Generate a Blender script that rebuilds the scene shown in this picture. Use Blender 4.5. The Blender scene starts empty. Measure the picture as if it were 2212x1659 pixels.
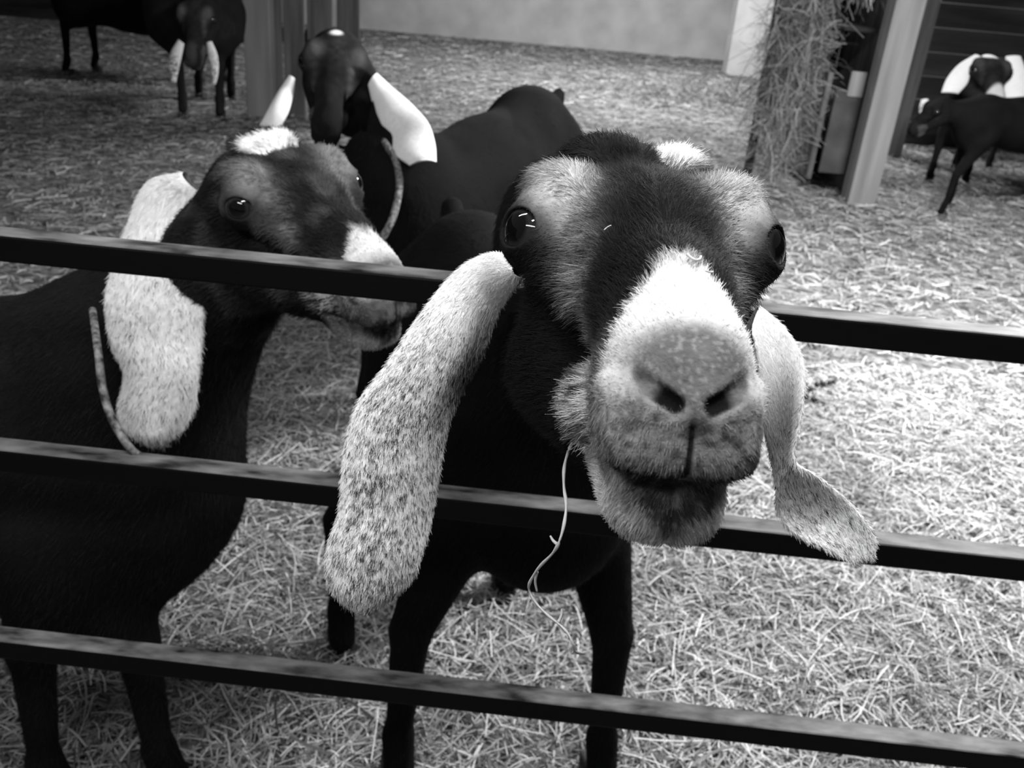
import bpy, math, random, os
import numpy as np
from mathutils import Matrix, Vector

random.seed(4)
RS = np.random.RandomState(7)
SC = bpy.context.scene
COL = SC.collection
# ------------------------------------------------------------------ camera
F_PX, W_PX, H_PX = 2000.0, 2212.0, 1659.0
CAM_H, PITCH, ROLL = 1.30, math.radians(26), math.radians(5)
FW = np.array([0, math.cos(PITCH), -math.sin(PITCH)])
_u0 = np.array([0, math.sin(PITCH), math.cos(PITCH)])
_r0 = np.array([1.0, 0, 0])
RT = math.cos(ROLL) * _r0 + math.sin(ROLL) * _u0
UP = -math.sin(ROLL) * _r0 + math.cos(ROLL) * _u0
CPOS = np.array([0, 0, CAM_H])
camd = bpy.data.cameras.new('camera')
cam = bpy.data.objects.new('camera', camd)
COL.objects.link(cam)
M = Matrix(((RT[0], UP[0], -FW[0], 0), (RT[1], UP[1], -FW[1], 0), (RT[2], UP[2], -FW[2], CAM_H), (0, 0, 0, 1)))
cam.matrix_world = M
camd.sensor_width = 36
camd.lens = 36 * F_PX / W_PX
camd.clip_start = 0.02
camd.dof.use_dof = True
camd.dof.focus_distance = 0.47
camd.dof.aperture_fstop = 18
SC.camera = cam
SC.view_settings.view_transform = 'Standard'
SC.view_settings.look = 'None'
SC.view_settings.gamma = 1
SC.view_settings.exposure = 0.45


def at(px, py, d):
    """point seen at a photo pixel, d metres along the view axis"""
    return CPOS + d * (FW + (px - 1106) / F_PX * RT - (py - 829.5) / F_PX * UP)


def ground_at(px, py, h=0.0):
    r = FW + (px - 1106) / F_PX * RT - (py - 829.5) / F_PX * UP
    return CPOS + r * ((h - CAM_H) / r[2])


def on_plane_y(px, py, y):
    r = FW + (px - 1106) / F_PX * RT - (py - 829.5) / F_PX * UP
    return CPOS + r * (y / r[1])


# ------------------------------------------------------------------ world and lamps
wd = bpy.data.worlds.new('barn_air')
SC.world = wd
wd.use_nodes = True
wd.node_tree.nodes['Background'].inputs[0].default_value = (1, 1, 1, 1)
wd.node_tree.nodes['Background'].inputs[1].default_value = 0.06


LAMP_E = 25.0
# x, y, z, rotation, length, watts, label
LAMPS = [(-0.95, 0.92, 2.15, -0.60, 0.8, 4.0, 'short white strip light over the left end of the gate'),
         (-0.65, -0.42, 2.15, -0.40, 0.8, 5.0, 'short white strip light in front of the gate at the left'),
         (0.15, 0.35, 2.05, 0.5, 1.2, 9, 'white strip light hanging right above the gate'),
         (1.8, 2.9, 2.4, 0.1, 1.2, 185, 'white strip light hanging above the middle of the pen'),
         (1.0, 9.0, 2.9, 0.0, 1.2, 230, 'white strip light hanging near the light back wall')]


# ------------------------------------------------------------------ materials
def mat(name):
    m = bpy.data.materials.new(name)
    m.use_nodes = True
    nt = m.node_tree
    return m, nt, nt.nodes['Principled BSDF']


def g(v):
    return (v, v, v, 1)


def simple(name, v, rough=0.8, spec=0.3, noise=0, scale=20, v2=None, bump=0, stretch=(1, 1, 1), metal=0, detail=6):
    m, nt, p = mat(name)
    p.inputs['Roughness'].default_value = rough
    p.inputs['Specular IOR Level'].default_value = spec
    p.inputs['Metallic'].default_value = metal
    if v2 is None:
        p.inputs['Base Color'].default_value = g(v)
    else:
        tc = nt.nodes.new('ShaderNodeTexCoord')
        mp = nt.nodes.new('ShaderNodeMapping')
        mp.inputs['Scale'].default_value = stretch
        nz = nt.nodes.new('ShaderNodeTexNoise')
        nz.inputs['Scale'].default_value = scale
        nz.inputs['Detail'].default_value = detail
        cr = nt.nodes.new('ShaderNodeValToRGB')
        cr.color_ramp.elements[0].position = 0.35
        cr.color_ramp.elements[1].position = 0.68
        cr.color_ramp.elements[0].color = g(v)
        cr.color_ramp.elements[1].color = g(v2)
        L = nt.links.new
        L(tc.outputs['Object'], mp.inputs[0]); L(mp.outputs[0], nz.inputs['Vector'])
        L(nz.outputs[0], cr.inputs[0]); L(cr.outputs[0], p.inputs['Base Color'])
        if bump:
            b = nt.nodes.new('ShaderNodeBump')
            b.inputs['Strength'].default_value = bump
            b.inputs['Distance'].default_value = 0.01
            L(nz.outputs[0], b.inputs['Height']); L(b.outputs[0], p.inputs['Normal'])
    return m


def attr_mat(name, rough=0.8, spec=0.2, sheen=0.0, noise_bump=0, transl=0):
    m, nt, p = mat(name)
    a = nt.nodes.new('ShaderNodeAttribute')
    a.attribute_name = 'coat'
    nt.links.new(a.outputs['Color'], p.inputs['Base Color'])
    p.inputs['Roughness'].default_value = rough
    p.inputs['Specular IOR Level'].default_value = spec
    p.inputs['Sheen Weight'].default_value = sheen
    if noise_bump:
        nz = nt.nodes.new('ShaderNodeTexNoise')
        nz.inputs['Scale'].default_value = 260
        nz.inputs['Detail'].default_value = 4
        b = nt.nodes.new('ShaderNodeBump')
        b.inputs['Strength'].default_value = noise_bump
        b.inputs['Distance'].default_value = 0.002
        tc = nt.nodes.new('ShaderNodeTexCoord')
        nt.links.new(tc.outputs['Object'], nz.inputs['Vector'])
        nt.links.new(nz.outputs[0], b.inputs['Height'])
        nt.links.new(b.outputs[0], p.inputs['Normal'])
    return m


M_SKIN = attr_mat('goat_skin', 0.9, 0.08, 0.0, 0.6)
M_FUR = attr_mat('goat_hair', 0.6, 0.15)
M_STRAW = attr_mat('straw', 0.7, 0.3)
M_EYE = attr_mat('eye_ball', 0.03, 0.6)
M_IRIS = simple('iris', 0.06, 0.05, 0.8, v2=0.12, scale=300)
def rail_mat():
    m, nt, p = mat('black_painted_steel')
    L = nt.links.new
    tc = nt.nodes.new('ShaderNodeTexCoord'); mp = nt.nodes.new('ShaderNodeMapping'); mp.inputs['Scale'].default_value = (0.35, 1, 1)
    nz = nt.nodes.new('ShaderNodeTexNoise'); nz.inputs['Scale'].default_value = 60; nz.inputs['Detail'].default_value = 8
    L(tc.outputs['Object'], mp.inputs[0]); L(mp.outputs[0], nz.inputs['Vector'])
    ge = nt.nodes.new('ShaderNodeNewGeometry'); sx = nt.nodes.new('ShaderNodeSeparateXYZ'); L(ge.outputs['Normal'], sx.inputs[0])
    r1 = nt.nodes.new('ShaderNodeMapRange'); r1.inputs[1].default_value = 0.5; r1.inputs[2].default_value = 0.95; L(sx.outputs[2], r1.inputs[0])
    r2 = nt.nodes.new('ShaderNodeMapRange'); r2.inputs[1].default_value = 0.30; r2.inputs[2].default_value = 0.75; L(nz.outputs[0], r2.inputs[0])
    mu = nt.nodes.new('ShaderNodeMath'); mu.operation = 'MULTIPLY'; L(r1.outputs[0], mu.inputs[0]); L(r2.outputs[0], mu.inputs[1])
    mx = nt.nodes.new('ShaderNodeMix'); mx.data_type = 'RGBA'
    mx.inputs['A'].default_value = g(0.0035); mx.inputs['B'].default_value = g(0.20)
    L(mu.outputs[0], mx.inputs['Factor']); L(mx.outputs['Result'], p.inputs['Base Color'])
    p.inputs['Roughness'].default_value = 0.5; p.inputs['Specular IOR Level'].default_value = 0.12
    b = nt.nodes.new('ShaderNodeBump'); b.inputs['Strength'].default_value = 0.2; b.inputs['Distance'].default_value = 0.003
    L(nz.outputs[0], b.inputs['Height']); L(b.outputs[0], p.inputs['Normal'])
    return m


M_RAIL = rail_mat()   # dust lies on the upper faces
M_POST = simple('pale_wood', 0.17, 0.85, 0.2, v2=0.26, scale=14, bump=0.3, stretch=(1, 1, 0.08))
M_BOARD = simple('grey_wood', 0.07, 0.85, 0.2, v2=0.15, scale=18, bump=0.4, stretch=(1, 1, 0.08))
M_PANEL = simple('dull_panel', 0.04, 0.85, 0.2, v2=0.08, scale=6)
M_DARKW = simple('dark_wood', 0.015, 0.85, 0.2, v2=0.05, scale=12, bump=0.4, stretch=(0.1, 1, 1))
M_HOOF = simple('hoof', 0.015, 0.6, 0.3, v2=0.04, scale=60)
M_COLLAR = simple('collar_rope', 0.03, 0.8, 0.2, v2=0.30, scale=120)
M_HORN = simple('stalk', 0.42, 0.6, 0.3, v2=0.55, scale=80)


# ------------------------------------------------------------------ object helpers
def mesh_obj(name, V, Fc, material, parent=None, smooth=True, col=None):
    me = bpy.data.meshes.new(name)
    V = np.asarray(V, np.float32)
    if isinstance(Fc, np.ndarray):
        n, k = Fc.shape
        me.vertices.add(len(V)); me.vertices.foreach_set('co', V.ravel())
        me.loops.add(n * k); me.loops.foreach_set('vertex_index', Fc.ravel().astype(np.int32))
        me.polygons.add(n)
        me.polygons.foreach_set('loop_start', np.arange(0, n * k, k, dtype=np.int32))
        me.polygons.foreach_set('loop_total', np.full(n, k, np.int32))
        me.update(calc_edges=True)
        me.validate()
    else:
        me.from_pydata([tuple(map(float, v)) for v in V], [], Fc)
        me.update()
    if smooth:
        me.polygons.foreach_set('use_smooth', np.ones(len(me.polygons), bool))
    if col is not None:
        a = me.attributes.new('coat', 'FLOAT_COLOR', 'POINT')
        c = np.ones((len(V), 4), np.float32)
        c[:, :3] = np.asarray(col)[:, None]
        a.data.foreach_set('color', c.ravel())
    me.materials.append(material)
    o = bpy.data.objects.new(name, me)
    COL.objects.link(o)
    if parent is not None:
        put(o, parent)
    return o


def put(o, parent):
    o.parent = parent
    o.matrix_parent_inverse = Matrix.Translation(parent.location).inverted()


def tag(o, label=None, cat=None, group=None, kind=None):
    if label: o['label'] = label
    if cat: o['category'] = cat
    if group: o['group'] = group
    if kind: o['kind'] = kind
    return o


def empty(name, loc, label, cat, group=None):
    o = bpy.data.objects.new(name, None)
    o.location = Vector([float(v) for v in loc])
    o.empty_display_size = 0.1
    COL.objects.link(o)
    return tag(o, label, cat, group)


def box_mesh(c, size, R=None, bev=0.0):
    """bevelled box: returns verts, faces (chamfered)"""
    import bmesh
    bm = bmesh.new()
    bmesh.ops.create_cube(bm, size=1)
    for v in bm.verts:
        v.co = Vector((v.co.x * size[0], v.co.y * size[1], v.co.z * size[2]))
    if bev:
        bmesh.ops.bevel(bm, geom=list(bm.edges), offset=bev, segments=2, affect='EDGES', profile=0.5)
    V = np.array([v.co[:] for v in bm.verts])
    Fc = [[v.index for v in f.verts] for f in bm.faces]
    bm.free()
    if R is not None:
        V = V @ np.asarray(R).T
    return V + np.asarray(c), Fc


def box(name, c, size, material, parent=None, R=None, bev=0.003):
    V, Fc = box_mesh(c, size, R, bev)
    return mesh_obj(name, V, Fc, material, parent, smooth=False)


def frame_z(d, hint=(0, 0, 1)):
    """matrix whose x column runs along d"""
    x = np.asarray(d, float); x /= np.linalg.norm(x)
    y = np.cross(hint, x); y /= np.linalg.norm(y)
    z = np.cross(x, y)
    return np.stack([x, y, z], 1)


def catmull(P, n):
    P = np.asarray(P, float)
    m = len(P)
    Q = np.vstack([2 * P[0] - P[1], P, 2 * P[-1] - P[-2]])
    t = np.linspace(0, m - 1, n)
    i = np.minimum(t.astype(int), m - 2)
    u = (t - i)[:, None]
    a, b, c, d = Q[i], Q[i + 1], Q[i + 2], Q[i + 3]
    return 0.5 * (2 * b + (c - a) * u + (2 * a - 5 * b + 4 * c - d) * u ** 2 + (3 * b - a - 3 * c + d) * u ** 3)


def tube_mesh(P, r, k=8):
    P = np.asarray(P, float)
    n = len(P)
    r = np.broadcast_to(r, (n,))
    T = np.gradient(P, axis=0)
    T /= np.linalg.norm(T, axis=1)[:, None] + 1e-12
    ref = np.array([0.31, 0.2, 0.93])
    V = []
    for i in range(n):
        a = np.cross(T[i], ref); a /= np.linalg.norm(a)
        b = np.cross(T[i], a)
        for j in range(k):
            th = 2 * math.pi * j / k
            V.append(P[i] + r[i] * (math.cos(th) * a + math.sin(th) * b))
    Fc = []
    for i in range(n - 1):
        for j in range(k):
            Fc.append([i * k + j, i * k + (j + 1) % k, (i + 1) * k + (j + 1) % k, (i + 1) * k + j])
    Fc.append(list(range(k))[::-1]); Fc.append([(n - 1) * k + j for j in range(k)])
    return np.array(V), Fc


# ------------------------------------------------------------------ implicit surfaces
def sd_ell(P, c, r, R=None):
    q = P - np.asarray(c, np.float32)
    if R is not None:
        q = q @ np.asarray(R, np.float32)
    r = np.asarray(r, np.float32)
    k0 = np.sqrt(((q / r) ** 2).sum(-1))
    k1 = np.sqrt(((q / (r * r)) ** 2).sum(-1)) + 1e-9
    return k0 * (k0 - 1) / k1


def sd_sup(P, c, r, p):
    q = np.abs(P - np.asarray(c, np.float32))
    k = ((q / np.asarray(r, np.float32)) ** p).sum(-1) ** (1.0 / p) + 1e-6
    return np.sqrt((q * q).sum(-1)) * (1 - 1 / k)


def sd_cone(P, a, b, ra, rb):
    a = np.asarray(a, np.float32); b = np.asarray(b, np.float32)
    ab = b - a
    q = P - a
    h = np.clip((q @ ab) / (ab @ ab), 0, 1)
    d = q - h[..., None] * ab
    return np.sqrt((d * d).sum(-1)) - (ra + (rb - ra) * h)


def smin(a, b, k):
    h = np.maximum(k - np.abs(a - b), 0) / k
    return np.minimum(a, b) - h * h * k * 0.25


def smax(a, b, k):
    return -smin(-a, -b, k)


def nets(F, org, h):
    s = F < 0
    nx, ny, nz = F.shape
    cnt = np.zeros((nx - 1, ny - 1, nz - 1), np.int8)
    for dx in (0, 1):
        for dy in (0, 1):
            for dz in (0, 1):
                cnt += s[dx:nx - 1 + dx, dy:ny - 1 + dy, dz:nz - 1 + dz]
    act = (cnt > 0) & (cnt < 8)
    I = np.argwhere(act)
    idx = np.full(cnt.shape, -1, np.int32)
    idx[act] = np.arange(len(I))
    acc = np.zeros((len(I), 3)); num = np.zeros(len(I))
    for ax in range(3):
        o1, o2 = [a for a in range(3) if a != ax]
        for u in (0, 1):
            for v in (0, 1):
                A = I.copy(); A[:, o1] += u; A[:, o2] += v
                B = A.copy(); B[:, ax] += 1
                fa = F[A[:, 0], A[:, 1], A[:, 2]]; fb = F[B[:, 0], B[:, 1], B[:, 2]]
                m = (fa < 0) != (fb < 0)
                t = np.where(m, fa / np.where(m, fa - fb, 1), 0)
                pt = A.astype(float); pt[:, ax] += t
                acc[m] += pt[m]; num[m] += 1
    V = acc / num[:, None] * h + np.asarray(org)
    faces = []
    for ax in range(3):
        o1, o2 = (ax + 1) % 3, (ax + 2) % 3
        sa = [slice(None)] * 3; sb = [slice(None)] * 3
        sa[ax] = slice(0, -1); sb[ax] = slice(1, None)
        ch = s[tuple(sa)] != s[tuple(sb)]
        E = np.argwhere(ch)
        ok = (E[:, o1] > 0) & (E[:, o2] > 0) & (E[:, o1] < F.shape[o1] - 1) & (E[:, o2] < F.shape[o2] - 1)
        E = E[ok]
        q = []
        for u, v in ((1, 1), (0, 1), (0, 0), (1, 0)):
            A = E.copy(); A[:, o1] -= u; A[:, o2] -= v
            q.append(idx[A[:, 0], A[:, 1], A[:, 2]])
        q = np.stack(q, 1)
        flip = ~s[E[:, 0], E[:, 1], E[:, 2]]
        q[flip] = q[flip][:, ::-1]
        faces.append(q)
    return V, np.vstack(faces)


def grid(lo, hi, h):
    n = [int(math.ceil((b - a) / h)) + 1 for a, b in zip(lo, hi)]
    ax = [np.float32(lo[i]) + np.float32(h) * np.arange(n[i], dtype=np.float32) for i in range(3)]
    return np.stack(np.meshgrid(*ax, indexing='ij'), -1)


def noise3(P, scale, seed=0):
    """cheap smooth value noise 0..1, P (n,3)"""
    Q = np.asarray(P, float) / scale + 100.0 + seed * 17.3
    I = np.floor(Q).astype(np.int64); f = Q - I
    f = f * f * (3 - 2 * f)
    out = np.zeros(len(Q))
    for dx in (0, 1):
        for dy in (0, 1):
            for dz in (0, 1):
                hsh = (I[:, 0] + dx) * 73856093 ^ (I[:, 1] + dy) * 19349663 ^ (I[:, 2] + dz) * 83492791 ^ (seed * 2654435)
                hsh = (hsh ^ (hsh >> 13)) * 1274126177 & 0xffffffff
                hsh = ((hsh ^ (hsh >> 16)) & 0xffff) / 65535.0
                w = (f[:, 0] if dx else 1 - f[:, 0]) * (f[:, 1] if dy else 1 - f[:, 1]) * (f[:, 2] if dz else 1 - f[:, 2])
                out += w * hsh
    return out


# ------------------------------------------------------------------ goat head, local centimetres
# x = the goat's right, y = towards the nose, z = up; origin between the eyes
EYE = np.array([5.45, 0.9, 1.7]); EYE_R = 1.82
MUZ = [((0.35, 12.6, -3.7), (2.65, 4.0, 3.2)), ((0, 12.6, -5.15), (3.05, 4.15, 2.0)), ((0, 11.1, -8.1), (2.5, 4.1, 2.35))]


def head_field(P):
    """P (...,3) in head centimetres"""
    Q = P.copy()
    Q[..., 0] = np.abs(Q[..., 0])
    f = sd_ell(Q, (0, -4.5, 0.4), (5.4, 7.0, 5.6))
    add = lambda d, k: smin(f, d, k)
    f = add(sd_ell(Q, (0, 0.5, 1.4), (4.8, 5.5, 3.3)), 2.5)
    f = add(sd_cone(Q, (0, 2, 0.3), (0, 12.3, -3.2), 3.7, 2.4), 2.2)
    f = add(sd_ell(Q, (0, 7.5, -1.0), (2.6, 6.0, 3.0)), 1.5)
    f = add(sd_ell(Q, *MUZ[0]), 1.2)
    f = add(sd_sup(Q, *MUZ[1], 4.4), 0.8)
    f = add(sd_ell(Q, (0, -4, -3.5), (4.8, 6.5, 6.0)), 2.0)
    f = add(sd_cone(Q, (2.9, -3, -5.6), (1.1, 9.0, -7.4), 3.5, 1.7), 2.0)
    f = add(sd_sup(Q, *MUZ[2], 2.7), 1.0)
    f = add(sd_ell(Q, (2.75, 8.4, -5.5), (1.35, 2.6, 1.6)), 0.9)
    # brow and eye mounds
    f = add(sd_ell(Q, (4.3, -1.0, 3.9), (2.2, 3.2, 1.7)), 1.4)
    f = add(sd_ell(Q, EYE + (-0.15, -0.35, 0), (2.2, 2.75, 2.2)), 0.9)
    f = add(sd_cone(Q, EYE + (-0.6, 2.0, -1.6), EYE + (-2.0, 4.2, -2.8), 0.7, 0.7), 1.6)
    # socket opening: almond
    dirx = np.array([0.74, 0.64, 0.20]); dirx /= np.linalg.norm(dirx)
    yy = np.cross([0, 0, 1], dirx); yy /= np.linalg.norm(yy)
    R = np.stack([dirx, yy, np.cross(dirx, yy)], 1)
    f = smax(f, -sd_ell(Q, EYE + dirx * 1.75, (1.35, 1.42, 0.98), R), 0.2)
    # nostrils: comma slits
    f = smax(f, -sd_cone(Q, (0.7, 16.9, -4.0), (1.5, 16.5, -3.55), 0.36, 0.34), 0.2)
    f = smax(f, -sd_cone(Q, (1.5, 16.5, -3.55), (2.85, 15.0, -2.4), 0.36, 0.18), 0.2)
    f = add(sd_cone(Q, (1.5, 15.8, -4.9), (2.8, 14.4, -3.8), 0.5, 0.45), 0.6)
    # philtrum
    f = smax(f, -sd_cone(Q, (0, 16.8, -4.9), (0, 16.8, -6.9), 0.12, 0.12), 0.12)
    # mouth slit, rising towards the corners
    zc = -6.75 + 0.012 * Q[..., 0] ** 2 + np.clip(11.5 - Q[..., 1], 0, 9) * 0.10
    slab = np.maximum(np.abs(Q[..., 2] - zc) - 0.05, 7.0 - Q[..., 1])
    f = smax(f, -slab, 0.18)
    return f.astype(np.float32)


class Pose:
    """head frame: world = R @ (cm*0.01*s) + t"""
    def __init__(self, R, t, s=1.0):
        self.R = np.asarray(R, float); self.t = np.asarray(t, float); self.s = s

    def w(self, P):
        return (np.asarray(P, float) * 0.01 * self.s) @ self.R.T + self.t

    def l(self, X):
        return ((np.asarray(X, float) - self.t) @ self.R) / (0.01 * self.s)


def pose_from(fwd, up_hint, t, s=1.0, roll=0.0):
    y = np.asarray(fwd, float); y /= np.linalg.norm(y)
    x = np.cross(y, up_hint); x /= np.linalg.norm(x)
    z = np.cross(x, y)
    c, s_ = math.cos(roll), math.sin(roll)
    x, z = c * x + s_ * z, -s_ * x + c * z
    return Pose(np.stack([x, y, z], 1), t, s)


HEAD_LO, HEAD_HI = (-9.5, -12.5, -15.0), (9.5, 18.5, 9.5)


def body_field(P, prims):
    f = None
    for pr in prims:
        if pr[0] == 'E':
            d = sd_ell(P, pr[1], pr[2], pr[3]); k = pr[4]
        else:
            d = sd_cone(P, pr[1], pr[2], pr[3], pr[4]); k = pr[5]
        f = d if f is None else smin(f, d, k)
    return f


def goat_mesh(pose, prims, h_head=0.2, h_body=0.01, extra=None):
    """one skin: fine head sampled in head space, coarser body, both from the same field"""
    lo, hi = list(HEAD_LO), list(HEAD_HI)
    G = grid(lo, hi, h_head)
    fh = head_field(G)
    if extra is not None:
        fh = extra(G, fh)
    Wp = (G.reshape(-1, 3) * np.float32(0.01 * pose.s)) @ pose.R.T.astype(np.float32) + pose.t.astype(np.float32)
    fb = np.full(len(Wp), 9.0, np.float32)
    sel = G.reshape(-1, 3)[:, 1] < 3.0
    fb[sel] = body_field(Wp[sel], prims) * 100 / pose.s
    f = smin(fh, fb.reshape(fh.shape), 3.0)
    V1, F1 = nets(f, lo, h_head)
    V1w = pose.w(V1)
    # body
    pts = []
    for pr in prims:
        if pr[0] == 'E':
            r = max(pr[2]); pts += [np.array(pr[1]) - r, np.array(pr[1]) + r]
        else:
            pts += [np.array(pr[1]) - pr[3], np.array(pr[1]) + pr[3], np.array(pr[2]) - pr[4], np.array(pr[2]) + pr[4]]
    pts = np.array(pts)
    blo, bhi = pts.min(0) - 0.03, pts.max(0) + 0.03
    Gb = grid(blo, bhi, h_body)
    fb = body_field(Gb, prims)
    Lc = ((Gb.reshape(-1, 3) - pose.t.astype(np.float32)) @ pose.R.astype(np.float32)) / np.float32(0.01 * pose.s)
    near = (np.abs(Lc) < 24).all(1)
    hh = np.full(len(Lc), 0.3, np.float32)
    hh[near] = head_field(Lc[near]) * 0.01 * pose.s
    fb = smin(fb, hh.reshape(fb.shape), 0.03 * pose.s)
    V2, F2 = nets(fb, blo, h_body)
    L2 = pose.l(V2)
    m = 0.8
    inside = np.all((L2 > np.array(lo) + m) & (L2 < np.array(hi) - m), axis=1)
    keep = ~inside[F2].all(1)
    F2 = F2[keep]
    used = np.unique(F2)
    remap = np.full(len(V2), -1); remap[used] = np.arange(len(used))
    V2 = V2[used]; F2 = remap[F2]
    V = np.vstack([V1w, V2]); Fc = np.vstack([F1, F2 + len(V1w)])
    return V, Fc, len(V1w), len(F1)


def vnormals(V, Fc):
    A = V[Fc[:, 2]] - V[Fc[:, 0]]; B = V[Fc[:, 3]] - V[Fc[:, 1]]
    n = np.cross(A, B)
    N = np.zeros_like(V)
    for k in range(4):
        np.add.at(N, Fc[:, k], n)
    return N / (np.linalg.norm(N, axis=1)[:, None] + 1e-12)


def sample(V, Fc, N, n, weight=None, rs=RS):
    A = V[Fc[:, 2]] - V[Fc[:, 0]]; B = V[Fc[:, 3]] - V[Fc[:, 1]]
    ar = np.linalg.norm(np.cross(A, B), axis=1) / 2
    if weight is not None:
        ar = ar * weight
    c = np.cumsum(ar); c /= c[-1]
    f = np.searchsorted(c, rs.rand(n))
    f = np.minimum(f, len(Fc) - 1)
    u, v = rs.rand(n, 1), rs.rand(n, 1)
    q = Fc[f]
    def bil(X):
        return (X[q[:, 0]] * (1 - u) + X[q[:, 1]] * u) * (1 - v) + (X[q[:, 3]] * (1 - u) + X[q[:, 2]] * u) * v
    nn = bil(N)
    return bil(V), nn / (np.linalg.norm(nn, axis=1)[:, None] + 1e-9)


def hair(name, P, D, N, L, C, rad, parent, k=4, curl=0.25, droop=(0, 0, -0.25), label=None):
    """strand curves: roots P, directions D, lengths L, colours C"""
    n = len(P)
    hc = bpy.data.hair_curves.new(name)
    hc.add_curves([k] * n)
    t = np.linspace(0, 1, k)[None, :, None]
    Lr = L[:, None, None]
    wob = RS.randn(n, 1, 3) * curl * 0.5
    pos = P[:, None, :] - N[:, None, :] * 0.0006 + D[:, None, :] * Lr * t + (wob + np.array(droop)) * Lr * t ** 2 * 0.7
    hc.position_data.foreach_set('vector', pos.astype(np.float32).ravel())
    rr = (np.linspace(1, 0.25, k)[None, :] * np.broadcast_to(rad, (n,))[:, None]).astype(np.float32)
    a = hc.attributes.get('radius') or hc.attributes.new('radius', 'FLOAT', 'POINT')
    a.data.foreach_set('value', rr.ravel())
    ca = hc.attributes.new('coat', 'FLOAT_COLOR', 'CURVE')
    c4 = np.ones((n, 4), np.float32); c4[:, :3] = C[:, None]
    ca.data.foreach_set('color', c4.ravel())
    hc.materials.append(M_FUR)
    o = bpy.data.objects.new(name, hc)
    COL.objects.link(o)
    put(o, parent)
    if label: o['label'] = label
    return o


def tang(D, N, lift=0.35, jit=0.25):
    D = D - (D * N).sum(1)[:, None] * N
    D /= np.linalg.norm(D, axis=1)[:, None] + 1e-9
    D = D + N * lift + RS.randn(*D.shape) * jit
    return D / (np.linalg.norm(D, axis=1)[:, None] + 1e-9)


# ------------------------------------------------------------------ ears: a thick cupped leaf between two edges
def make_ear(name, A, B, parent, coat, cup=0.012, thick=0.005, n=70, k=28, hairs=0, hlen=0.008, speck=0.3, bend=None, hr=0.00022, hjit=0.3):
    """A, B: lists of (px, py, depth) along the two edges, from the head to the tip"""
    a = catmull([at(*p) for p in A], n); b = catmull([at(*p) for p in B], n)
    w = (b - a)
    wl = np.linalg.norm(w, axis=1)[:, None]
    mid = (a + b) / 2
    T = np.gradient(mid, axis=0); T /= np.linalg.norm(T, axis=1)[:, None] + 1e-9
    Nn = np.cross(T, w / (wl + 1e-9)); Nn /= np.linalg.norm(Nn, axis=1)[:, None] + 1e-9
    sgn = np.sign(((CPOS - mid) * Nn).sum(1).mean())
    Nn *= sgn
    V = []
    th = np.linspace(0, 2 * math.pi, 2 * k, endpoint=False)
    for i in range(n):
        t = i / (n - 1)
        e = min(1.0, (1 - t) / 0.02 + 0.25)
        for q in th:
            x = math.cos(q)
            s = math.copysign(abs(math.sin(q)) ** 0.7, math.sin(q))
            off = cup * (1 - x * x) * min(1, wl[i, 0] / 0.05) + thick * s * e
            V.append(mid[i] + w[i] * 0.5 * x + Nn[i] * off)
    V = np.array(V)
    K = 2 * k
    Fc = []
    I, J = np.meshgrid(np.arange(n - 1), np.arange(K), indexing='ij')
    I = I.ravel(); J = J.ravel()
    Fc = np.stack([I * K + J, I * K + (J + 1) % K, (I + 1) * K + (J + 1) % K, (I + 1) * K + J], 1)
    if sgn < 0:
        pass
    # make faces point outwards
    c0 = mid[I]
    nrm = np.cross(V[Fc[:, 2]] - V[Fc[:, 0]], V[Fc[:, 3]] - V[Fc[:, 1]])
    outw = V[Fc].mean(1) - c0 - Nn[I] * cup * 0.6
    if (nrm * outw).sum() < 0:
        Fc = Fc[:, ::-1].copy()
    tv = np.repeat(np.linspace(0, 1, n), K)
    xv = np.tile(np.cos(th), n); sv = np.tile(np.sin(th), n)
    C = coat(tv, xv, sv, V)
    tipc = len(V)
    caps = np.array([[(n - 1) * K + j, (n - 1) * K + (j + 1) % K, (n - 1) * K + (K - 1 - (j + 1)) % K, (n - 1) * K + (K - 1 - j)] for j in range(K // 2 - 1)])
    o = mesh_obj(name, V, np.vstack([Fc, caps]), M_SKIN, parent, col=C)
    if hairs:
        N = vnormals(V, Fc)
        X = np.hstack([V, tv[:, None], xv[:, None], sv[:, None], T[np.repeat(np.arange(n), K)]])
        A_ = V[Fc[:, 2]] - V[Fc[:, 0]]; B_ = V[Fc[:, 3]] - V[Fc[:, 1]]
        ar = np.linalg.norm(np.cross(A_, B_), axis=1)
        c = np.cumsum(ar); c /= c[-1]
        f = np.searchsorted(c, RS.rand(hairs)); u = RS.rand(hairs, 1); v = RS.rand(hairs, 1); q = Fc[f]
        bil = lambda Y: (Y[q[:, 0]] * (1 - u) + Y[q[:, 1]] * u) * (1 - v) + (Y[q[:, 3]] * (1 - u) + Y[q[:, 2]] * u) * v
        XX = bil(X); NN = bil(N); NN /= np.linalg.norm(NN, axis=1)[:, None] + 1e-9
        P = XX[:, :3]
        D = tang(XX[:, 6:9] + RS.randn(hairs, 3) * 0.25, NN, 0.30, hjit * 0.5)
        Cc = coat(XX[:, 3], XX[:, 4], XX[:, 5], P, hair=True)
        hair('ear_fur', P, D, NN, hlen * (0.6 + 0.8 * RS.rand(hairs)), Cc, hr, o, k=3)
    return o


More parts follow.
